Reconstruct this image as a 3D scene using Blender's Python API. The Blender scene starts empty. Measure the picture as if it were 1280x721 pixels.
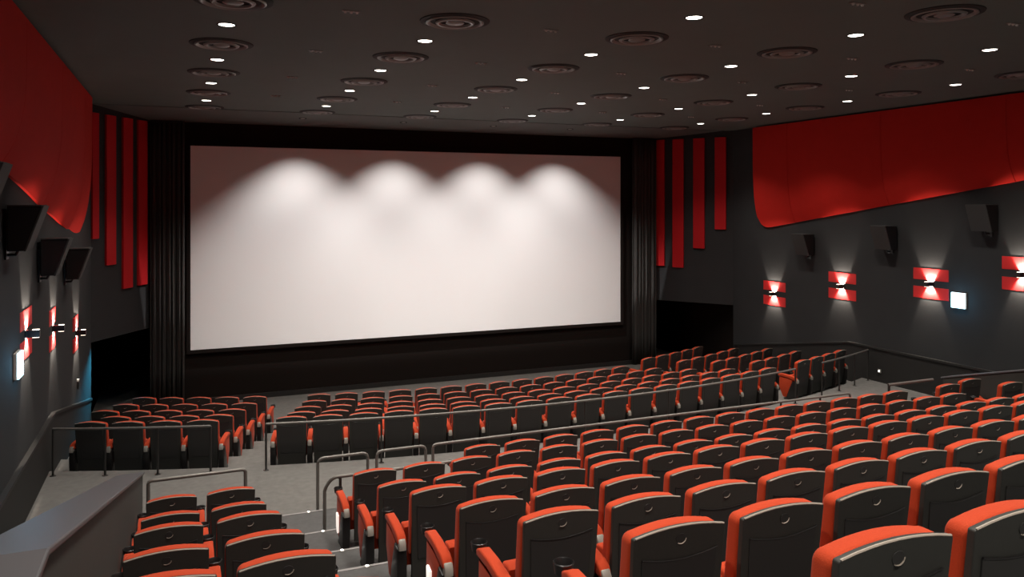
import bpy, bmesh, math, random
from math import sin, cos, pi, radians, sqrt, atan2, asin, tan
from mathutils import Vector, Matrix

random.seed(4)
ZO = 5.65                      # height of the camera above the front floor; heights below are relative to eye level
scene = bpy.context.scene
COL = scene.collection
D = bpy.data

# ------------------------------------------------------------------ materials
def mat(name, col, rough=0.6, metal=0.0, spec=0.5, noise=0.0, nscale=40.0, bump=0.0, sheen=0.0, coat=0.0, emit=None, estr=0.0):
    m = D.materials.new(name); m.use_nodes = True
    nt = m.node_tree; b = nt.nodes['Principled BSDF']
    b.inputs['Base Color'].default_value = (*col, 1)
    b.inputs['Roughness'].default_value = rough
    b.inputs['Metallic'].default_value = metal
    b.inputs['Specular IOR Level'].default_value = spec
    if sheen:
        b.inputs['Sheen Weight'].default_value = sheen
        b.inputs['Sheen Roughness'].default_value = 0.45
    if coat:
        b.inputs['Coat Weight'].default_value = coat
        b.inputs['Coat Roughness'].default_value = 0.25
    if noise or bump:
        tc = nt.nodes.new('ShaderNodeTexCoord')
        n = nt.nodes.new('ShaderNodeTexNoise'); n.inputs['Scale'].default_value = nscale
        n.inputs['Detail'].default_value = 4.0
        nt.links.new(tc.outputs['Object'], n.inputs['Vector'])
        if noise:
            r = nt.nodes.new('ShaderNodeMix'); r.data_type = 'RGBA'
            r.inputs[6].default_value = (*[c * (1 - noise) for c in col], 1)
            r.inputs[7].default_value = (*[min(1, c * (1 + noise)) for c in col], 1)
            nt.links.new(n.outputs['Fac'], r.inputs[0])
            nt.links.new(r.outputs[2], b.inputs['Base Color'])
        if bump:
            bp = nt.nodes.new('ShaderNodeBump'); bp.inputs['Strength'].default_value = bump
            bp.inputs['Distance'].default_value = 0.01
            nt.links.new(n.outputs['Fac'], bp.inputs['Height'])
            nt.links.new(bp.outputs['Normal'], b.inputs['Normal'])
    if emit:
        b.inputs['Emission Color'].default_value = (*emit, 1)
        b.inputs['Emission Strength'].default_value = estr
    return m

M = dict(
    orange=mat('orange_upholstery', (0.44, 0.044, 0.0105), 0.85, noise=0.14, nscale=180, bump=0.2, sheen=0.05, spec=0.25),
    shell=mat('charcoal_plastic', (0.040, 0.040, 0.036), 0.5, spec=0.35, noise=0.10, nscale=60),
    pocket=mat('charcoal_pocket', (0.032, 0.031, 0.030), 0.5, spec=0.4),
    black=mat('black_metal', (0.012, 0.011, 0.011), 0.35, spec=0.5),
    silver=mat('silver_cap', (0.36, 0.34, 0.30), 0.4, metal=0.3),
    highlight=mat('painted_highlight', (0.36, 0.31, 0.26), 0.5),  # pale colour for painted highlights on the seat shells
    post=mat('dark_post', (0.035, 0.033, 0.031), 0.45, metal=0.3),
    rail=mat('dark_bronze_rail', (0.17, 0.16, 0.145), 0.42, metal=0.35, spec=0.5),
    carpet=mat('grey_carpet', (0.150, 0.145, 0.136), 0.95, noise=0.22, nscale=9, bump=0.2, spec=0.1),
    step=mat('dark_stair_carpet', (0.088, 0.087, 0.086), 0.85, noise=0.2, nscale=14, bump=0.2, spec=0.2),
    nosing=mat('stair_nosing', (0.25, 0.24, 0.235), 0.5),
    ceil=mat('dark_ceiling', (0.118, 0.138, 0.126), 0.8, noise=0.06, nscale=1.5, spec=0.25),
    soffit=mat('dark_soffit', (0.13, 0.135, 0.125), 0.8, spec=0.2),
    wall=mat('charcoal_wall', (0.034, 0.035, 0.0365), 0.85, noise=0.10, nscale=2.2, spec=0.2),
    dado=mat('dado_panel', (0.024, 0.023, 0.022), 0.7, spec=0.25),
    ledge=mat('dado_ledge', (0.020, 0.019, 0.018), 0.6, spec=0.4),
    velvet=mat('black_velvet', (0.016, 0.0125, 0.011), 0.95, spec=0.05),
    curtain=mat('grey_curtain', (0.062, 0.060, 0.057), 0.9, spec=0.05),
    red=mat('red_fabric_panel', (0.50, 0.018, 0.012), 0.85, noise=0.08, nscale=3, spec=0.12),
    redbar=mat('red_wall_strip', (0.52, 0.012, 0.016), 0.75, spec=0.2),
    redplate=mat('red_sconce_plate', (0.70, 0.030, 0.030), 0.5, spec=0.3),
    screen=mat('screen_white', (0.84, 0.825, 0.815), 0.9, spec=0.1),
    parapet=mat('parapet_paint', (0.055, 0.053, 0.048), 0.75, noise=0.06, nscale=3, spec=0.25),
    cap=mat('parapet_cap', (0.095, 0.092, 0.098), 0.42, spec=0.5),
    ventm=mat('vent_metal', (0.21, 0.20, 0.185), 0.40, metal=0.0, spec=0.5),
    ventd=mat('vent_dark', (0.022, 0.019, 0.017), 0.8),
    speaker=mat('speaker_black', (0.014, 0.012, 0.012), 0.7, spec=0.15),
    grille=mat('speaker_grille', (0.050, 0.049, 0.048), 0.7, spec=0.2),
    lens=mat('lamp_lens', (1, 0.97, 0.92), 0.4, emit=(1.0, 0.93, 0.84), estr=9.0),
    lamplens=mat('sconce_lens', (1, 0.9, 0.8), 0.4, emit=(1.0, 0.86, 0.70), estr=4.0),
    exitface=mat('exit_sign_face', (0.8, 0.95, 1.0), 0.4, emit=(0.50, 0.86, 1.0), estr=4.0),
    led=mat('step_light_lens', (1, 1, 1), 0.4, emit=(1.0, 0.98, 0.95), estr=5.0),
    endlight=mat('row_light_lens', (1, 1, 1), 0.4, emit=(1.0, 0.90, 0.80), estr=0.8),
    white=mat('white_plastic', (0.75, 0.74, 0.72), 0.5),
)

# ------------------------------------------------------------------ mesh helpers
class MB:
    def __init__(s): s.bm = bmesh.new()
    def box(s, x0, x1, y0, y1, z0, z1, bev=0.0, seg=2):
        b = bmesh.new()
        bmesh.ops.create_cube(b, size=1)
        for v in b.verts:
            v.co = Vector((x0 + (v.co.x + .5) * (x1 - x0), y0 + (v.co.y + .5) * (y1 - y0), z0 + (v.co.z + .5) * (z1 - z0)))
        if bev: bmesh.ops.bevel(b, geom=b.edges[:], offset=bev, segments=seg, profile=.5, affect='EDGES', clamp_overlap=True)
        s.merge(b); return s
    def merge(s, b, mtx=None):
        me = D.meshes.new('tmp'); b.to_mesh(me); b.free()
        if mtx is not None: me.transform(mtx)
        s.bm.from_mesh(me); D.meshes.remove(me)
    def poly(s, pts):
        s.bm.faces.new([s.bm.verts.new(p) for p in pts]); return s
    def prism(s, prof, fn, a, b_, bev=0.0, seg=2):
        """closed profile of 2-D points swept between parameters a and b_; fn(u, v, t) -> point"""
        b = bmesh.new()
        A = [b.verts.new(fn(u, v, a)) for u, v in prof]; B = [b.verts.new(fn(u, v, b_)) for u, v in prof]
        n = len(prof); caps = [b.faces.new(A), b.faces.new(B[::-1])]
        for i in range(n): b.faces.new((A[i], A[(i + 1) % n], B[(i + 1) % n], B[i]))
        bmesh.ops.recalc_face_normals(b, faces=b.faces[:])
        if bev:
            es = [e for f in caps for e in f.edges]
            bmesh.ops.bevel(b, geom=list(set(es)), offset=bev, segments=seg, profile=.5, affect='EDGES', clamp_overlap=True)
        s.merge(b); return s
    def tube(s, pts, r, n=10, closed=False):
        pts = [Vector(p) for p in pts]; rings = []
        N = len(pts)
        for i, p in enumerate(pts):
            if closed: t = (pts[(i + 1) % N] - pts[i - 1])
            else: t = pts[min(i + 1, N - 1)] - pts[max(i - 1, 0)]
            t.normalize()
            up = Vector((0, 0, 1)) if abs(t.z) < .9 else Vector((0, 1, 0))
            a = t.cross(up).normalized(); c = a.cross(t).normalized()
            rings.append([s.bm.verts.new(p + (a * cos(2 * pi * k / n) + c * sin(2 * pi * k / n)) * r) for k in range(n)])
        for i in range(N if closed else N - 1):
            A, B = rings[i], rings[(i + 1) % N]
            for k in range(n): s.bm.faces.new((A[k], A[(k + 1) % n], B[(k + 1) % n], B[k]))
        if not closed: s.bm.faces.new(rings[0][::-1]); s.bm.faces.new(rings[-1])
        return s
    def lathe(s, prof, n=32, cx=0, cy=0, cz=0):
        rings = []
        for r, z in prof:
            if r < 1e-6: rings.append([s.bm.verts.new((cx, cy, cz + z))])
            else: rings.append([s.bm.verts.new((cx + r * cos(2 * pi * k / n), cy + r * sin(2 * pi * k / n), cz + z)) for k in range(n)])
        for A, B in zip(rings, rings[1:]):
            for k in range(n):
                a, b = A[k % len(A)], A[(k + 1) % len(A)]; c, d = B[(k + 1) % len(B)], B[k % len(B)]
                vs = []
                for v in (a, b, c, d):
                    if v not in vs: vs.append(v)
                if len(vs) > 2: s.bm.faces.new(vs)
        return s
    def build(s, name, m, parent=None, smooth=False, recalc=True, loc=None, rot=None):
        if recalc: bmesh.ops.recalc_face_normals(s.bm, faces=s.bm.faces[:])
        me = D.meshes.new(name); s.bm.to_mesh(me); s.bm.free()
        me.materials.append(m)
        if smooth:
            for p in me.polygons: p.use_smooth = True
            try: me.set_sharp_from_angle(angle=radians(38))
            except Exception: pass
        o = D.objects.new(name, me); COL.objects.link(o)
        if parent: o.parent = parent
        if loc: o.location = loc
        if rot is not None: o.rotation_euler = rot
        return o

def empty(name, loc=(0, 0, 0), rz=0.0):
    o = D.objects.new(name, None); COL.objects.link(o)
    o.empty_display_size = .2; o.location = loc; o.rotation_euler = (0, 0, rz)
    return o
def tag(o, label, cat, group=None, kind=None):
    o['label'] = label; o['category'] = cat
    if group: o['group'] = group
    if kind: o['kind'] = kind
    return o
def struct(o, label=None):
    o['kind'] = 'structure'
    if label: o['label'] = label
    return o
def copy_tree(o, parent=None):
    c = o.copy(); COL.objects.link(c)
    if parent: c.parent = parent
    for ch in list(o.children): copy_tree(ch, c)
    return c
ORD = ['first', 'second', 'third', 'fourth', 'fifth', 'sixth', 'seventh', 'eighth', 'ninth', 'tenth', 'eleventh', 'twelfth',
       'thirteenth', 'fourteenth', 'fifteenth', 'sixteenth', 'seventeenth', 'eighteenth', 'nineteenth', 'twentieth']

def spot(name, loc, power, size, blend, col, direction=(0, 0, -1), radius=0.05, parent=None):
    l = D.lights.new(name, 'SPOT'); l.energy = power; l.spot_size = radians(size); l.spot_blend = blend
    l.color = col; l.shadow_soft_size = radius
    o = D.objects.new(name, l); COL.objects.link(o)
    o.rotation_euler = Vector(direction).to_track_quat('-Z', 'Y').to_euler()
    o.location = loc
    if parent: o.parent = parent
    return o

# ------------------------------------------------------------------ key levels and lines
AISLE = -4.75; FRONT = -5.65; CEIL = 2.45
SY = 24.0                                      # screen plane
XL, XR = -2.17, 17.2                           # side walls
LC = [(-2.17, -6.0), (-2.17, 17.0), (-2.0, 22.0), (-0.75, 24.0)]     # left wall, plan
RC = [(17.2, -6.0), (17.2, 17.0), (17.2, 21.7), (15.6, 24.0)]        # right wall, plan
LINTEL = -3.43
CX, CY = 7.42, 39.2                            # centre of the front block's arcs
FR = [24.75, 23.57, 22.4, 21.2, 20.0]          # back row .. front row radii
FZ = [-4.93, -5.15, -5.34, -5.51, -5.65]
RY = [11.12, 10.04, 8.69, 7.33, 5.93, 4.67, 3.335, 2.03]     # rear rows, line of the backs
RT = [-3.634, -3.43, -3.14, -2.753, -2.391, -2.033, -1.618, -1.178]
SH = 0.98                                      # seat height
RF = [t - SH for t in RT]
PX0, PX1 = -0.77, -0.47                        # left parapet
QX0, QX1 = 15.25, 15.55                        # right parapet

# ------------------------------------------------------------------ floor
def arc_y(R, x): return CY - sqrt(R * R - (x - CX) ** 2)
xs = [XL + (XR - XL) * i / 48 for i in range(49)]
def strip(mb, ya, yb, z):        # between two curves y(x)
    for a, b in zip(xs, xs[1:]):
        mb.poly([(a, ya(a), z), (b, ya(b), z), (b, yb(b), z), (a, yb(a), z)])
def riser(mb, y, z0, z1):
    for a, b in zip(xs, xs[1:]):
        mb.poly([(a, y(a), z0), (b, y(b), z0), (b, y(b), z1), (a, y(a), z1)])
edges = [FR[0] + .22] + [FR[i] + .2 for i in range(1, 5)]
fl = MB()
Y0 = 12.1
strip(fl, lambda x: Y0, lambda x: arc_y(edges[0], x), AISLE)
riser(fl, lambda x: arc_y(edges[0], x), FZ[0], AISLE)
for k in range(4):
    strip(fl, lambda x: arc_y(edges[k], x), lambda x: arc_y(edges[k + 1], x), FZ[k])
    riser(fl, lambda x: arc_y(edges[k + 1], x), FZ[k + 1], FZ[k])
strip(fl, lambda x: arc_y(edges[4], x), lambda x: 29.0, FRONT)
# side corridors behind the parapets
fl.poly([(XL, -6, AISLE), (PX0 + .1, -6, AISLE), (PX0 + .1, Y0, AISLE), (XL, Y0, AISLE)])
fl.poly([(QX1 - .1, -6, AISLE), (XR, -6, AISLE), (XR, Y0, AISLE), (QX1 - .1, Y0, AISLE)])
struct(fl.build('floor', M['carpet'], recalc=False))
# rear terraces
tb = [Y0] + [y + .77 for y in RY[1:]] + [1.5, 0.2, -1.1, -6.0]
tz = RF + [-1.72, -1.5, -1.45]
ter = MB()
tx0, tx1 = PX1 - .1, QX0 + .1
pz = AISLE
for k in range(len(tz)):
    ter.poly([(tx0, tb[k], tz[k]), (tx1, tb[k], tz[k]), (tx1, tb[k + 1], tz[k]), (tx0, tb[k + 1], tz[k])])
    ter.poly([(tx0, tb[k], pz), (tx1, tb[k], pz), (tx1, tb[k], tz[k]), (tx0, tb[k], tz[k])])
    pz = tz[k]
struct(ter.build('floor_terrace', M['step'], recalc=False))
# stair nosings with a small lamp each
for k in range(0, 5):
    n = MB().box(.95, 2.0, tb[k] - .035, tb[k] + .006, tz[k] - .02, tz[k] + .006)
    struct(n.build('trim_%d' % (k + 1), M['nosing']))
for k in range(0, 5):
    e = empty('step_light', (1.78, tb[k] - .02, tz[k] + .006))
    tag(e, 'small white step light set in the %s stair edge above the cross aisle' % ORD[k], 'step light', 'step lights on the stairs')
    MB().lathe([(0.0, .012), (.014, .009), (.020, 0)], 14).build('lens', M['led'], e, True)
    MB().lathe([(.02, .006), (.030, .004), (.034, 0), (.02, 0), (.02, .006)], 16).build('rim', M['silver'], e, True)
# shallow step edges of the left aisle in the front block
# ------------------------------------------------------------------ walls
def wall_strip(plan, z0, z1, thick, side):
    """solid wall along a plan polyline; side = -1 / +1 gives the outer side"""
    mb = MB()
    for (xa, ya), (xb, yb) in zip(plan, plan[1:]):
        d = Vector((xb - xa, yb - ya)).normalized(); n = Vector((-d.y, d.x)) * side * thick
        q = [(xa, ya), (xb, yb), (xb + n.x, yb + n.y), (xa + n.x, ya + n.y)]
        mb.prism(q, lambda u, v, t: (u, v, t), z0, z1)
    return mb
def wall_obj(name, plan, side):
    mb = wall_strip(plan[:3], -5.9, 2.6, .25, side)
    # splayed wall above the opening by the screen
    (xa, ya), (xb, yb) = plan[2], plan[3]
    d = Vector((xb - xa, yb - ya)).normalized(); n = Vector((-d.y, d.x)) * side * .25
    mb.prism([(xa, ya), (xb, yb), (xb + n.x, yb + n.y), (xa + n.x, ya + n.y)], lambda u, v, t: (u, v, t), LINTEL, 2.6)
    return struct(mb.build(name, M['wall']))
wall_obj('wall_left', LC, 1)
wall_obj('wall_right', RC, -1)
# dark passages behind the openings
pl = MB().box(-2.6, -2.35, 22.0, 28.5, -5.9, 2.6); pl.box(-2.6, -.4, 28.5, 28.7, -5.9, 2.6); pl.box(-2.35, 0, 24.6, 28.5, -2.9, -2.7)
struct(pl.build('wall_passage_left', M['velvet']))
pr = MB().box(17.45, 17.7, 21.7, 28.5, -5.9, 2.6); pr.box(15.2, 17.7, 28.5, 28.7, -5.9, 2.6); pr.box(15.0, 17.45, 24.6, 28.5, -2.9, -2.7)
struct(pr.build('wall_passage_right', M['velvet']))
struct(MB().box(-.75, 15.6, SY + .06, SY + .3, -5.9, 2.6).build('wall_front', M['velvet']))
struct(MB().box(.16, 14.84, SY + .0, SY + .06, FRONT, FRONT + .14).build('baseboard_front', M['ledge']))
struct(MB().box(XL - .3, XR + .3, -6.25, -6.0, -5.9, 2.6).build('wall_back', M['wall']))
# ceiling: flat to the groove, then a soffit falling to the screen wall
c = MB()
c.box(XL - .3, XR + .3, -6.2, 21.9, CEIL, CEIL + .2)
struct(c.build('ceiling', M['ceil']))
c = MB()
c.prism([(22.03, CEIL), (24.3, 2.26), (24.3, 2.7), (22.03, 2.7)], lambda u, v, t: (t, u, v), XL - .3, XR + .3)

struct(c.build('ceiling_soffit', M['soffit']))
struct(MB().box(XL - .3, XR + .3, 21.8, 22.1, CEIL + .12, CEIL + .27).build('trim_ceiling_groove', M['velvet']))
# dados with a ledge, falling beside the front block
def dado(name, x, inn, plan_end, t=.05):
    # profile (y,z) from back to front
    top = [(-6, -3.87), (16.7, -3.87), (20.9, -4.62), (21.6, -4.74)]
    mb = MB(); lg = MB()
    def xw(y):
        if inn > 0 and y > 17: return x + (y - 17) / 5 * .17
        return x
    for (ya, za), (yb, zb) in zip(top, top[1:]):
        for sgn, bld, zt, zb0, th in ((1, mb, 0, None, t), (1, lg, .03, 1, t + .03)):
            pa = xw(ya); pb = xw(yb)
            lo = (-5.9, -5.9) if zb0 is None else (za - .02, zb - .02)
            hi = (za + zt, zb + zt)
            v = [(pa - inn * .02, ya), (pa + inn * th, ya), (pb + inn * th, yb), (pb - inn * .02, yb)]
            bm = bld.bm
            B = [bm.verts.new((v[i][0], v[i][1], lo[0] if i < 2 else lo[1])) for i in range(4)]
            T = [bm.verts.new((v[i][0], v[i][1], hi[0] if i < 2 else hi[1])) for i in range(4)]
            bm.faces.new(B[::-1]); bm.faces.new(T)
            for i in range(4): bm.faces.new((B[i], B[(i + 1) % 4], T[(i + 1) % 4], T[i]))
    struct(mb.build(name, M['dado']))
    struct(lg.build(name.replace('wall_dado', 'trim_dado'), M['ledge']))
dado('wall_dado_left', XL, 1, 0)
dado('wall_dado_right', XR, -1, 0)
# sloping parapets beside the terraces
def parapet(name, x0, x1):
    prof = [(-6, AISLE - .1), (12.2, AISLE - .1), (12.2, -3.79), (3.44, -1.33), (-6, -1.33)]
    struct(MB().prism(prof, lambda u, v, t: (t, u, v), x0, x1).build('wall_' + name, M['parapet']))
    cp = [(12.24, -3.80), (12.24, -3.765), (3.42, -1.295), (-6, -1.295), (-6, -1.33), (3.43, -1.33)]
    struct(MB().prism(cp, lambda u, v, t: (t, u, v), x0 - .02, x1 + .02, .008).build('trim_cap_' + name, M['cap']))
parapet('parapet_left', PX0, PX1)
parapet('parapet_right', QX0, QX1)
# ------------------------------------------------------------------ screen
scr = empty('cinema_screen', (7.24, SY, -4.13))
tag(scr, 'huge white cinema screen on the black front wall', 'screen')
w2 = 6.95; h2 = 5.75
n = MB(); NX, NZ = 24, 10
n.box(-w2, w2, 0.0, .05, 0, h2, .006)
n.build('screen_surface', M['screen'], scr)
f = MB()
f.box(-w2 - .1, -w2, -.02, .06, -.1, h2 + .1); f.box(w2, w2 + .1, -.02, .06, -.1, h2 + .1)
f.box(-w2, w2, -.02, .06, h2, h2 + .1); f.box(-w2, w2, -.02, .06, -.1, 0)
f.build('masking_frame', M['velvet'], scr)
def drape(name, x0, x1, lab):
    e = empty(name, ((x0 + x1) / 2, SY - .16, FRONT)); tag(e, lab, 'curtain', 'curtains beside the screen')
    mb = MB(); N = 96; w = x1 - x0; rows = 8
    H = 2.28 - FRONT
    vs = []
    for j in range(rows + 1):
        z = .03 + (H - .03) * j / rows
        vs.append([mb.bm.verts.new((-w / 2 + w * i / N, .055 * sin(2 * pi * 7 * i / N + .4 * sin(i * .21)) * (1 + .15 * sin(j + i * .3)) + .025 * sin(i * .9), z)) for i in range(N + 1)])
    for j in range(rows):
        for i in range(N): mb.bm.faces.new((vs[j][i], vs[j][i + 1], vs[j + 1][i + 1], vs[j + 1][i]))
    o = mb.build('drape', M['curtain'], e, True)
    sm = o.modifiers.new('thick', 'SOLIDIFY'); sm.thickness = .012
    MB().box(-w / 2, w / 2, -.02, .02, H - .05, H).build('track', M['black'], e)
    return e
drape('stage_curtain', -.72, .14, 'dark grey pleated curtain on the left side of the screen')
drape('stage_curtain', 14.60, 15.55, 'dark grey pleated curtain on the right side of the screen')

# ------------------------------------------------------------------ red strips on the splayed walls
def strips(plan, side, spec, word):
    (xa, ya), (xb, yb) = plan[2], plan[3]
    d = Vector((xb - xa, yb - ya, 0)).normalized(); n = Vector((d.y, -d.x, 0)) * side   # towards the room
    for i, (s0, s1, zb) in enumerate(spec):
        p = Vector((xa, ya, 0)) + d * (s0 + s1) / 2
        o = MB().box(-(s1 - s0) / 2, (s1 - s0) / 2, -.005, .06, 0, 2.24 - zb, .008).build('wall_strip', M['redbar'])
        o.location = (p.x, p.y, zb)
        o.rotation_euler = (0, 0, atan2(d.y, d.x) if side < 0 else atan2(d.y, d.x) + pi)
        tag(o, 'tall red wall strip left of the screen, %s from the screen' % ORD[3 - i] if word == 'left' else
            'tall red wall strip right of the screen, %s from the screen' % ORD[3 - i], 'wall panel', 'red strips %s of the screen' % word)
strips(LC, 1, [(-.02, .22, -.88), (.5, .87, -1.57), (1.16, 1.55, -2.23), (1.79, 2.18, -2.21)], 'left')
strips(RC, -1, [(.23, .62, -.89), (.98, 1.38, -1.55), (1.73, 2.13, -2.24), (2.43, 2.82, -2.21)], 'right')

# ------------------------------------------------------------------ big red side panels (tilted out at the top, in sections)
def red_panel(x, inn, lab):
    e = empty('wall_panel', (x, 20.2, -.8)); tag(e, lab, 'wall panel', 'large red side wall panels')
    def zb(y): return -.82 + (20.3 - y) * .155            # sloping lower edge
    ysec = [20.3, 18.75, 15.3, 11.9, 8.4, 4.9]
    topz = 2.40
    def depth(y, z):                                       # distance of the face from the wall
        t = (z - zb(y)) / (topz - zb(y)); t = min(1, max(0, t))
        return .04 + .31 * (1 - (1 - t) ** 4.5)
    for k in range(len(ysec) - 1):
        ya, yb = ysec[k], ysec[k + 1] + .012
        mb = MB(); NY, NZ = 14, 16; g = []
        for i in range(NY + 1):
            y = ya + (yb - ya) * i / NY
            lo = zb(y)
            if k == 0:                                     # rounded lower corner
                dd = ya - y; r = .42
                if dd < r: lo = zb(y) + (r - sqrt(max(0, r * r - (r - dd) ** 2))) * .95
            col = []
            for j in range(NZ + 1):
                z = lo + (topz - lo) * (j / NZ) ** 1.3
                bulge = .022 * sin(pi * i / NY) * (1 - j / NZ)
                col.append((y, z, depth(y, z) + bulge))
            g.append(col)
        F = [[mb.bm.verts.new((inn * (d_), y - 20.2, z + .8)) for (y, z, d_) in col] for col in g]
        B = [[mb.bm.verts.new((inn * (max(.0, d_ - .045)), y - 20.2, z + .8)) for (y, z, d_) in col] for col in g]
        for i in range(NY):
            for j in range(NZ):
                mb.bm.faces.new((F[i][j], F[i + 1][j], F[i + 1][j + 1], F[i][j + 1]))
                mb.bm.faces.new((B[i][j], B[i][j + 1], B[i + 1][j + 1], B[i + 1][j]))
        for j in range(NZ):
            for i in (0, NY): mb.bm.faces.new((F[i][j], F[i][j + 1], B[i][j + 1], B[i][j]))
        for i in range(NY):
            for j in (0, NZ): mb.bm.faces.new((F[i][j], F[i + 1][j], B[i + 1][j], B[i][j]))
        mb.build('panel_section', M['red'], e, True)
    # mounting rail on the wall behind the sections
    MB().box(min(0, inn * .3), max(0, inn * .3), -15, 0, 3.19, 3.23).build('top_rail', M['black'], e)
red_panel(XL, 1, 'large curved red panel high along the left side wall')
red_panel(XR, -1, 'large curved red panel high along the right side wall')

# ------------------------------------------------------------------ wall sconces
def wall_x(x, y): return x + max(0, min(5, y - 17)) / 5 * .17 if x < 0 else x
def sconce(x, inn, y, z, lab):
    x = wall_x(x, y)
    e = empty('wall_sconce', (x, y, z)); tag(e, lab, 'wall lamp', 'red wall sconces')
    a, b = sorted((-inn * .02, inn * .008))
    MB().box(a, b, -.5, .5, .085, .375, .004).build('backplate', M['redplate'], e)
    MB().box(a, b, -.5, .5, -.375, -.085, .004).build('backplate', M['redplate'], e)
    a, b = sorted((-inn * .02, inn * .02)); MB().box(a, b, -.10, .10, -.05, .05).build('mount', M['black'], e)
    a, b = sorted((inn * .0, inn * .19))
    hs = MB().box(a, b, -.05, .05, -.06, .05, .006).build('housing', M['black'], e)
    a, b = sorted((inn * .09, inn * .18))
    for zz in (.051, -.067): MB().box(a, b, -.036, .036, zz, zz + .006).build('lens', M['lamplens'], hs)
    for s in (1, -1):
        spot('sconce_lamp', (inn * .06, 0, s * .072 - .005), SC_P, 118, .10, (1.0, .86, .72), (-inn * 1.45, 0, s), .008, e)
        spot('sconce_glow', (inn * .19, 0, s * .085 - .005), SC_G, 120, .8, (1.0, .84, .70), (-inn * .75, 0, s), .02, e)
SC_P, SC_G = 165.0, 12.0
sc_pos = [(19.7, -2.83), (16.95, -2.33), (14.1, -2.0), (11.75, -1.57)]
for i, (y, z) in enumerate(sc_pos):
    if i < 3: sconce(XL, 1, y, z, 'red plated up and down wall lamp on the left wall, %s from the screen' % ORD[i])
    sconce(XR, -1, y, z, 'red plated up and down wall lamp on the right wall, %s from the screen' % ORD[i])

# ------------------------------------------------------------------ surround speakers
def wall_speaker(x, inn, y, z, lab):
    x = wall_x(x, y)
    e = empty('wall_speaker', (x, y, z)); tag(e, lab, 'speaker', 'surround speakers on the side walls')
    X = lambda u: inn * u
    MB().prism([(.06, .30), (.46, .30), (.25, -.30), (.06, -.30)], lambda u, v, t: (X(u), t, v), -.25, .25, .012).build('cabinet', M['speaker'], e)
    MB().prism([(.46, .305), (.487, .305), (.277, -.305), (.25, -.305)], lambda u, v, t: (X(u), t, v), -.255, .255, .006).build('grille', M['grille'], e)
    MB().prism([(.06, .30), (.46, .30), (.46, .318), (.06, .318)], lambda u, v, t: (X(u), t, v), -.255, .255, .004).build('lit_top_rim', M['grille'], e)  # paler plate, like the grille edge, gives the cabinet its lit rim
    b = MB(); a_, b_ = sorted((X(0), X(.025))); b.box(a_, b_, -.09, .09, -.42, .12)
    b.tube([(X(.02), 0, -.36), (X(.12), 0, -.36), (X(.16), 0, -.28)], .022)
    b.build('bracket', M['black'], e)
for i, (y, z) in enumerate([(18.2, -1.22), (15.3, -.90), (12.55, -.34), (9.9, .12)]):
    wall_speaker(XL, 1, y, z, 'black wedge speaker high on the left wall, %s from the screen' % ORD[i])
    if i < 3: wall_speaker(XR, -1, y, z, 'black wedge speaker high on the right wall, %s from the screen' % ORD[i])

# ------------------------------------------------------------------ exit signs
def exit_sign(x, inn, y, z, lab):
    e = empty('exit_sign', (x, y, z)); tag(e, lab, 'exit sign', 'lit exit signs')
    a, b = sorted((0, inn * .05)); MB().box(a, b, -.19, .19, -.19, .19, .012).build('case', M['white'], e)
    a, b = sorted((inn * .05, inn * .075)); MB().box(a, b, -.18, .18, -.18, .18, .003).build('lit_face', M['exitface'], e)
def sign_halo_fill(x, y, z):  # point light added before a sign for a bluish halo on the wall
    l = D.lights.new('exit_sign_halo_fill', 'POINT'); l.energy = 8.0; l.color = (.18, .62, 1.0); l.shadow_soft_size = .15
    o = D.objects.new('exit_sign_halo_fill', l); COL.objects.link(o); o.location = (x, y, z)
sign_halo_fill(XL + .3, 13.25, -2.32); sign_halo_fill(XR - .3, 13.3, -2.32)
exit_sign(XL, 1, 13.25, -2.32, 'glowing blue white exit sign on the left wall under a lamp')
exit_sign(XR, -1, 13.3, -2.32, 'glowing blue white exit sign on the right wall beside a lamp')
# small devices low on the walls
e = empty('wall_guide_light', (XR - .05, 15.6, -4.45)); tag(e, 'tiny white guide light low on the right wall dado', 'guide light')
MB().box(-.03, 0, -.05, .05, -.05, .05, .008).build('case', M['silver'], e); MB().box(-.036, -.028, -.02, .02, -.02, .02, .002).build("lens", M["led"], e)
e = empty('wall_socket', (XL + .1, 19.8, -3.94)); tag(e, 'small dark wall device low on the left wall near the opening', 'wall device')
MB().box(-.1, .03, -.05, .05, -.14, .02, .008).build('case', M['black'], e); MB().box(-.02, .034, -.03, .03, .02, .07, .006).build('sensor_head', M['white'], e)
# unseen spot added in the passage for the teal patch on the left wall
spot('passage_teal_fill', (-1.05, 24.2, -3.32), 1300, 44, .7, (.05, .50, .80), Vector((-2.1, 20.2, -4.4)) - Vector((-1.05, 24.2, -3.32)), .06)

# ------------------------------------------------------------------ ceiling fixtures
GX = [.60, 3.42, 6.26, 9.09, 11.93, 14.78]
LY = [20.2, 17.25, 14.4, 11.53, 8.70]
DY = [21.6, 18.72, 15.8, 12.95, 10.12, 7.25]
DN_P = 420; DN_C = (1.0, .92, .83)
F_ = 990.0; YAW = atan2(416, 990)
def proj(x, y, z):
    d = x * sin(YAW) + y * cos(YAW); r = x * cos(YAW) - y * sin(YAW)
    if d < .3: return None
    return 640 + F_ * r / d, 254 - F_ * z / d
def inview(x, y, z, mu=25, mv=14):
    p = proj(x, y, z)
    return p is not None and -mu < p[0] < 1280 + mu and -mv < p[1] < 721 + mv
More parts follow.
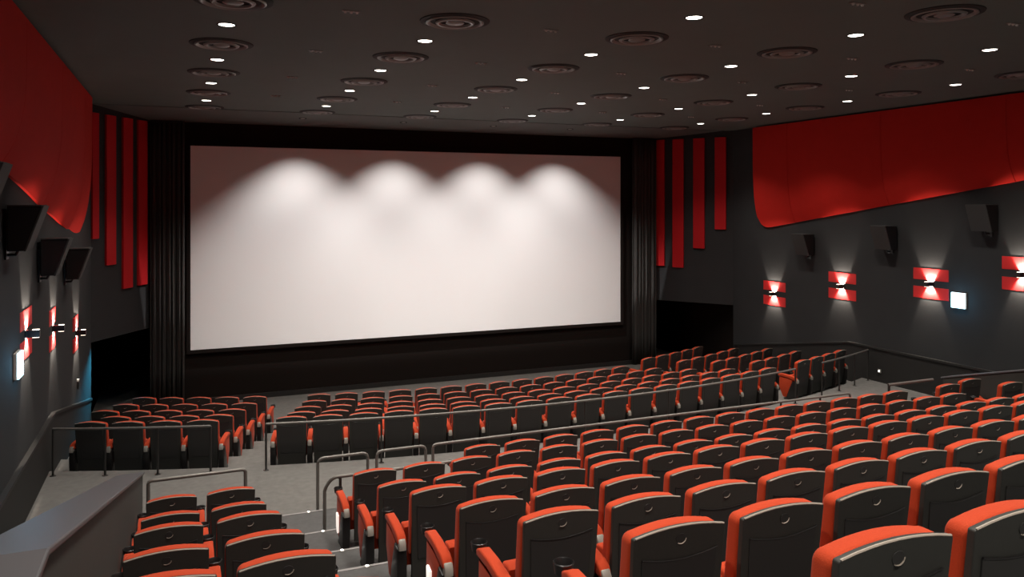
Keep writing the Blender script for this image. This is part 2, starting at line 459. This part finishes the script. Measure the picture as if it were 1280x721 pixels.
# downlight prototype
dl = empty('ceiling_downlight')
MB().lathe([(.105, -.004), (.118, -.010), (.130, -.006), (.132, 0), (.105, 0), (.105, -.004)], 28).build('trim_ring', M['ventd'], dl, True)
MB().lathe([(0, -.008), (.09, -.007), (.106, -.003)], 28).build('lens', M['lens'], dl, True)
first = True
for i, x in enumerate(GX):
    for j, y in enumerate(LY + [5.85, 3.0, .1, -2.7]):
        if j < 5 and inview(x, y, CEIL):
            o = dl if first else copy_tree(dl); first = False
            o.location = (x, y, CEIL)
            tag(o, 'lit ceiling downlight, %s from the screen in the %s line from left' % (ORD[j], ORD[i]), 'ceiling light', 'ceiling downlights')
        spot('downlight_lamp', (x, y, CEIL - .03), DN_P, 112, .75, DN_C, (0, 0, -1), .09)
# diffuser prototype; lit rims and shaded gaps are put into pale and dark colours
dv = empty('ceiling_vent')
MB().lathe([(.47, .0), (.465, -.012), (.40, -.022), (.385, -.010), (.385, .0), (.47, .0)], 40).build('shadow_gap_ring', M['ventd'], dv, True)
MB().lathe([(.385, -.006), (.392, -.030), (.37, -.040), (.345, -.030), (.33, -.008), (.385, -.006)], 40).build('outer_ring', M['ventm'], dv, True)
MB().lathe([(.225, -.008), (.265, -.026), (.245, -.046), (.215, -.046), (.195, -.020), (.225, -.008)], 36).build('middle_ring', M['ventm'], dv, True)
MB().lathe([(.11, -.010), (.125, -.030), (.09, -.046), (.0, -.050)], 32).build('inner_cone', M['ventm'], dv, True)
MB().lathe([(.0, -.004), (.40, -.004), (.40, 0), (0, 0)], 36).build('throat', M['ventd'], dv)
first = True
for i, x in enumerate(GX):
    for j, y in enumerate(DY):
        if inview(x, y, CEIL, 50, 8):
            o = dv if first else copy_tree(dv); first = False
            o.location = (x, y, CEIL)
            tag(o, 'round ceiling air vent, %s from the screen in the %s line from left' % (ORD[j], ORD[i]), 'air vent', 'ceiling air vents')
# small fittings between the lamps
sn = empty('ceiling_sensor')
MB().box(-.11, .11, -.035, .035, -.012, 0, .004).build('base_plate', M['ventm'], sn)
for q in (-.075, 0, .075):
    MB().lathe([(.0, -.035), (.014, -.032), (.02, -.012)], 12, q).build('nozzle', M['white'], sn, True)
first = True
for i, x in enumerate([2.02, 4.84, 7.66, 10.47, 13.32]):
    for j, y in enumerate([18.66, 15.78, 12.93, 10.1, 7.3]):
        if inview(x, y, CEIL, 5, 3):
            o = sn if first else copy_tree(sn); first = False
            o.location = (x, y, CEIL)
            tag(o, 'tiny ceiling fitting, %s from the screen, %s gap between downlight lines from left' % (ORD[j], ORD[i]), 'ceiling sensor', 'small ceiling fittings')
# screen wash lamps in the soffit, throwing light at the screen only
WASH_P = 200
for x in (3.2, 6.1, 8.95, 11.6):
    s = spot('screen_wash_lamp', (x, 22.78, 2.36), WASH_P, 104, .8, (1.0, .965, .94), (0, 0, -1), .02)
    l = s.data; l.use_nodes = True; nt = l.node_tree
    em = next(n for n in nt.nodes if n.type == 'EMISSION')
    ge = nt.nodes.new('ShaderNodeNewGeometry')
    sx = nt.nodes.new('ShaderNodeSeparateXYZ'); nt.links.new(ge.outputs['Incoming'], sx.inputs[0])
    def mth(op, a, b=None, c=None):
        m_ = nt.nodes.new('ShaderNodeMath'); m_.operation = op
        for k, v in enumerate((a, b, c)):
            if v is None: continue
            if isinstance(v, (int, float)): m_.inputs[k].default_value = v
            else: nt.links.new(v, m_.inputs[k])
        return m_.outputs[0]
    dy = mth('ABSOLUTE', sx.outputs['Y']); dz = mth('ABSOLUTE', sx.outputs['Z'])
    ratio = mth('DIVIDE', dy, dz)                        # 0 straight down
    mr = nt.nodes.new('ShaderNodeMapRange'); mr.interpolation_type = 'SMOOTHSTEP'
    nt.links.new(ratio, mr.inputs[0]); mr.inputs[1].default_value = .172; mr.inputs[2].default_value = .190
    pw = mth('POWER', mth('MAXIMUM', dy, .12), -1.32)
    fwd = mth('GREATER_THAN', mth('MULTIPLY', sx.outputs['Y'], 1.0), 0.0)
    nt.links.new(mth('MULTIPLY', mth('MULTIPLY', pw, mr.outputs[0]), fwd), em.inputs['Strength'])
# wash lamp fittings
first = None
for i, x in enumerate((3.2, 6.1, 8.95, 11.6)):
    z = CEIL - (22.78 - 21.97) / (24.3 - 21.97) * (CEIL - 2.26)
    if first is None:
        first = empty('wash_light')
        MB().lathe([(.07, -.006), (.10, -.012), (.11, 0), (.07, 0), (.07, -.006)], 24).build('trim_ring', M['ventd'], first, True)
        MB().lathe([(0, -.004), (.07, -.004)], 24).build('reflector', M['silver'], first, True)
        o = first
    else: o = copy_tree(first)
    o.location = (x, 22.78, z); o.rotation_euler = (-atan2(CEIL - 2.26, 2.33), 0, 0)
    tag(o, 'recessed wash light in the soffit above the screen, %s from left' % ORD[i], 'ceiling light', 'screen wash lights')

# ------------------------------------------------------------------ handrails
def arc_pts(p0, p1, p2, n=6):   # quadratic bend
    p0, p1, p2 = map(Vector, (p0, p1, p2))
    return [tuple((1 - t) ** 2 * p0 + 2 * t * (1 - t) * p1 + t * t * p2) for t in [i / n for i in range(n + 1)]]
def handrail(pts, posts, zf, lab, r=.024, name='handrail', bend=.0, group=None):
    """pts: top rail points (x,y,z); posts: list of (x,y,ztop)"""
    c = pts[len(pts) // 2]
    e = empty(name, (c[0], c[1], zf)); tag(e, lab, 'handrail', group)
    L = lambda p: (p[0] - c[0], p[1] - c[1], p[2] - zf)
    MB().tube([L(p) for p in pts], r, 12).build('top_rail', M['rail'], e, True)
    for p in posts:
        MB().tube([L((p[0], p[1], zf)), L((p[0], p[1], p[2]))], r * .85, 10).build('post', M['post'], e, True)
        MB().lathe([(0, .012), (.045, .01), (.05, 0)], 14, *L((p[0], p[1], zf))[:2]).build('foot_plate', M['post'], e, True)
    return e
RZ = -3.93
def arcrail(a0, a1, nposts, lab):
    R = 25.22
    pts = [(CX + R * sin(radians(a)), CY - R * cos(radians(a)), RZ) for a in [a0 + (a1 - a0) * i / 40 for i in range(41)]]
    ps = [(CX + R * sin(radians(a)), CY - R * cos(radians(a)), RZ) for a in [a0 + (a1 - a0) * i / (nposts - 1) for i in range(nposts)]]
    handrail(pts, ps, AISLE, lab, .022, group='curved handrails along the cross aisle')
arcrail(-13.75, 13.9, 7, 'long curved handrail behind the back row of the middle front block')
arcrail(-22.0, -15.9, 4, 'short handrail behind the front seat block beside the left wall')
arcrail(16.5, 22.4, 4, 'short handrail behind the front seat block beside the right wall')
ZR = -3.9
def loop(x0, x1, lab, r=.1, y=12.3):
    pts = [(x0, y, AISLE)] + arc_pts((x0, y, ZR - r), (x0, y, ZR), (x0 + r, y, ZR)) + arc_pts((x1 - r, y, ZR), (x1, y, ZR), (x1, y, ZR - r)) + [(x1, y, AISLE)]
    e = empty('guard_rail', ((x0 + x1) / 2, y, AISLE)); tag(e, lab, 'handrail', 'looped guard rails at the wheelchair bay')
    L = [(p[0] - (x0 + x1) / 2, 0, p[2] - AISLE) for p in pts]
    MB().tube(L, .024, 12).build('looped_tube', M['rail'], e, True)
    for xx in (x0, x1): MB().lathe([(0, .012), (.05, .01), (.055, 0)], 14, xx - (x0 + x1) / 2).build('foot_plate', M['post'], e, True)
loop(1.95, 2.72, 'looped grey guard rail at the head of the stairs, before the wheelchair bay')
loop(2.86, 3.66, 'looped grey guard rail between the stair loop and the long straight rail')
pts = [(3.78, 12.3, AISLE)] + arc_pts((3.78, 12.3, ZR - .08), (3.78, 12.3, ZR), (3.86, 12.3, ZR)) + [(8, 12.3, ZR), (12.62, 12.3, ZR)] + arc_pts((12.62, 12.3, ZR), (12.7, 12.3, ZR), (12.7, 12.3, ZR - .08)) + [(12.7, 12.3, AISLE)]
handrail(pts, [(x, 12.3, ZR) for x in (5.3, 6.8, 8.3, 9.8, 10.9, 11.9)], AISLE, 'long straight handrail before the first row of the rear seats')
# rail before the first full row at the stairs
zf = RF[1]
pts = [(1.85, 11.08, RF[0]), (1.85, 11.08, -3.97)] + arc_pts((1.85, 11.08, -3.97), (1.90, 11.05, -3.80), (2.0, 11.0, -3.77)) + [(3.95, 11.0, -3.77)]
handrail(pts, [(2.05, 11.0, -3.77), (3.2, 11.0, -3.77), (3.93, 11.0, -3.77)], RF[0], 'short stair handrail before the second row of rear seats at the aisle', .024)
pts = [(-.38, 11.6, RF[0])] + arc_pts((-.38, 11.6, -3.75), (-.38, 11.6, -3.70), (-.33, 11.6, -3.70)) + arc_pts((.80, 11.6, -3.70), (.85, 11.6, -3.70), (.85, 11.6, -3.75)) + [(.85, 11.6, RF[0])]
handrail(pts, [], RF[0], 'dark handrail before the narrow rear seat block beside the low parapet', .024)
pts = [(13.42, 12.0, -3.73), (14.7, 12.0, -3.73)]
handrail(pts, [(13.44, 12.0, -3.71)], RF[0], 'grey handrail before the right rear seats, joining the right parapet', .03)

# ------------------------------------------------------------------ cinema seat
def lean(z): return (SH - z) * .11
def outline(w_top, w_bot, zb, zt, crown, r, n=6):
    """closed outline (x,z): bottom left, up, across the crowned top, down"""
    pts = [(-w_bot / 2, zb)]
    h = w_top / 2
    cen = (-h + r, zt - crown - r)
    for i in range(n + 1):
        a = pi - (pi / 2) * i / n
        pts.append((cen[0] + r * cos(a), cen[1] + r * sin(a)))
    for i in range(1, 8):
        x = -h + r + (w_top - 2 * r) * i / 8
        pts.append((x, zt - crown * (x / (h - r)) ** 2))
    for i in range(n + 1):
        a = pi / 2 - (pi / 2) * i / n
        pts.append((h - r + r * cos(a), cen[1] + r * sin(a)))
    pts.append((w_bot / 2, zb))
    return pts
def make_seat(right_arm=False, end=0):
    root = empty('theatre_chair')
    P3 = lambda y0: (lambda u, v, t: (u, y0 + t + lean(v), v))
    sh = MB().prism(outline(.548, .51, .07, SH, .028, .013), P3(0), 0.0, .034, .007, 2).build('back_shell', M['shell'], root, True)
    wn = sh.modifiers.new('normals', 'WEIGHTED_NORMAL'); wn.keep_sharp = True; wn.weight = 90
    # pocket panel with a smiling upper edge, standing proud of the shell
    pk = [(-.20, .30)] + [(-.225 + .45 * i / 12, .805 + .030 * abs(-1 + 2 * i / 12) ** 1.8) for i in range(13)] + [(.20, .30)]
    MB().prism(pk, P3(0), -.006, .004, .002, 1).build('pocket_panel', M['pocket'], sh)
    gv = [(-.225 + .45 * i / 16, .805 + .030 * abs(-1 + 2 * i / 16) ** 1.8) for i in range(17)]
    MB().tube([(u, -.006 + lean(v), v + .002) for u, v in gv], .004, 6).build('pocket_gap_shade', M['black'], sh)  # black tube imitates the shaded gap above the panel
    mb = MB(); n = 20
    ring = [(.030 * cos(2 * pi * k / n), .915 + .026 * sin(2 * pi * k / n)) for k in range(n)]
    mb.prism(ring, P3(0), -.0025, .002, .001, 1); mb.build('emblem', M['pocket'], sh)
    MB().tube([(.031 * cos(a), -.002 + lean(.915), .915 + .027 * sin(a)) for a in [radians(-125 + 120 * i / 10) for i in range(11)]], .0028, 6).build('emblem_highlight', M['highlight'], sh, True)  # pale arc painted in as the crescent highlight on the emblem
    # pale tube painted in for the highlight along the shell's top edge
    o_ = outline(.540, .50, .17, SH - .001, .028, .013)
    MB().tube([(u, .004 + lean(v), v + .001) for (u, v) in o_[5:-5]], .0055, 6).build('highlight', M['highlight'], sh, True)
    MB().prism(outline(.545, .545, .34, SH - .004, .026, .05), P3(.034), .0, .105, .030, 4).build('back_cushion', M['orange'], root, True)
    # tip-up seat, folded
    MB().prism([(.165, .585), (.20, .605), (.29, .595), (.38, .20), (.34, .155), (.25, .175)], lambda u, v, t: (t, u, v), -.256 if not end else -.315, .256, .02, 3).build('seat_cushion', M['orange'], root, True)
    MB().box(-.235, .235, .13, .20, .13, .42, .02).build('seat_pan', M['shell'], root, True)
    def arm(x, light):
        st = MB().prism([(.13, .50), (.50, .545), (.515, .30), (.40, .05), (.31, .05), (.24, .22)], lambda u, v, t: (t, u, v), x - .034, x + .034, .012, 2).build('side_panel', M['orange'], root, True)
        ft = MB()
        ft.prism([(.015, .45), (.13, .47), (.24, .22), (.30, .03), (.04, .03), (.015, .2)], lambda u, v, t: (t, u, v), x - .049, x + .049, .010, 2)
        ft.box(x - .045, x + .045, .02, .36, 0, .035, .006)
        ft.build('foot', M['black'], root, True)
        ar = MB().prism([(.004, .500), (.03, .555), (.09, .585), (.30, .618), (.47, .625), (.53, .60), (.53, .555), (.30, .545), (.06, .485)], lambda u, v, t: (t, u, v), x - .044, x + .044, .017, 3).build('armrest', M['orange'], root, True)
        MB().prism([(-.016, .440), (-.014, .500), (.015, .538), (.06, .546), (.06, .455), (.02, .425)], lambda u, v, t: (t, u, v), x - .036, x + .036, .012, 2).build('end_cap', M['silver'], ar, True)
        MB().lathe([(.040, .560), (.050, .562), (.057, .612), (.060, .622), (.055, .627), (.049, .618), (.042, .585), (0, .58)], 18, x, .578).build('cup_holder', M['black'], ar, True)
        if light:
            MB().prism([(.34, .34), (.43, .36), (.42, .18), (.36, .11)], lambda u, v, t: (t, u, v), x - .060, x - .030, .010, 2).build('row_light', M['endlight'], st, True)
    arm(-.372 if end else -.33, end == 2)
    if right_arm: arm(.33, False)
    return root
SEAT = {(r, l): make_seat(r, l) for r in (0, 1) for l in (0, 1, 2) if not (r and l)}
used = set()
def put_seat(x, y, z, rz, last, light, label, group):
    k = (1 if last else 0, int(light))
    if k not in SEAT: k = (1, 0)
    o = SEAT[k] if k not in used else copy_tree(SEAT[k]); used.add(k)
    o.location = (x, y, z); o.rotation_euler = (0, 0, rz)
    tag(o, label, 'cinema seat', group)
    return o
PIT = .66
rown = ['back row', 'fourth row', 'third row', 'second row', 'front row']
for k in range(5):
    R = FR[k]
    def arc_block(start, n, lab, group, light0=False, R=FR[k]):
        for i in range(n):
            a = radians(start) + (i + .5) * PIT / R
            put_seat(CX + R * sin(a), CY - R * cos(a), FZ[k], a, i == n - 1, 0, lab % (ORD[i], rown[k]), group)
    n = [18, 17, 16, 15, 14][k]
    arc_block(-13.63 + [.0, .15, .2, .3, .35][k], n, 'orange and black seat, %s from left, %s of the middle block before the screen', 'seats of the middle front block')
    n = [4, 4, 5, 5, 5][k]
    end = -15.75
    arc_block(end - math.degrees(n * PIT / R), n, 'orange and black seat, %s from left, %s of the block beside the left wall', 'seats of the left front block')
    arc_block(15.95, n, 'orange and black seat, %s from left, %s of the block beside the right wall', 'seats of the right front block', R=[24.72, 23.4, 22.15, 20.95, 19.6][k])
# rear middle block
rr = ['first', 'second', 'third', 'fourth', 'fifth', 'sixth', 'seventh', 'eighth']
for k in range(8):
    x0 = 3.93 if k == 0 else 2.05
    n = 14 if k == 0 else 17
    for i in range(n):
        x = x0 + .275 + i * PIT
        y = RY[k] + (.012 * (x - 6) if k == 0 else 0.0)
        vis = any(inview(x + dx, y, RT[k] - dz, 8, 4) for dx in (-.27, .27) for dz in (0.03, .2))
        if not vis: continue
        put_seat(x, y, RF[k], 0.0, i == n - 1, (2 if k in (1, 4) else 1) if i == 0 and k else 0, 'orange and black seat, %s from left, %s row behind the long straight handrail' % (ORD[i], rr[k]), 'seats of the rear middle block')
for k in range(1, 7):
    for i in range(2):
        x = (-.355, .30)[i] + .275
        if not any(inview(x + dx, RY[k], RT[k], 8, 6) for dx in (-.27, .27)): continue
        put_seat(x, RY[k], RF[k], 0.0, i == 1, False, 'orange and black %s seat, %s row of the narrow block beside the low parapet' % (('parapet side', 'stair side')[i], ORD[k - 1]), 'seats of the narrow left rear block')
for (x, y, zt, lab) in ((14.13, 11.12, -3.60, 'orange and black seat of two behind the grey rail at the right, nearer the aisle'),
                        (14.80, 11.16, -3.56, 'orange and black seat of two behind the grey rail at the right, nearer the wall'),
                        (14.42, 10.04, -3.36, 'orange and black seat alone behind the two seats at the right rear parapet')):
    put_seat(x, y, zt - SH, radians(2), x > 14.5, False, lab, 'seats of the right rear block')
for k in SEAT:
    if k not in used:
        for o in [SEAT[k]] + list(SEAT[k].children_recursive): D.objects.remove(o)

# ------------------------------------------------------------------ camera
cam = D.cameras.new('camera'); co = D.objects.new('camera', cam); COL.objects.link(co)
cam.sensor_width = 36; cam.lens = 36 * 990 / 1280
cam.shift_y = -(360.5 - 254) / 1280
cam.clip_end = 200
co.rotation_euler = (radians(90), 0, -YAW)
scene.camera = co

# raise everything so that the front floor is at z = 0
for o in scene.objects:
    if o.parent is None: o.location.z += ZO

w = D.worlds.new('world'); scene.world = w; w.use_nodes = True
w.node_tree.nodes['Background'].inputs[0].default_value = (0, 0, 0, 1)
scene.view_settings.view_transform = 'Standard'; scene.view_settings.look = 'None'
scene.view_settings.exposure = 0.0; scene.view_settings.gamma = 1.0; scene.view_settings.use_curve_mapping = False
scene.cycles.use_denoising = True
scene.cycles.max_bounces = 6
scene.cycles.sample_clamp_indirect = 4.0
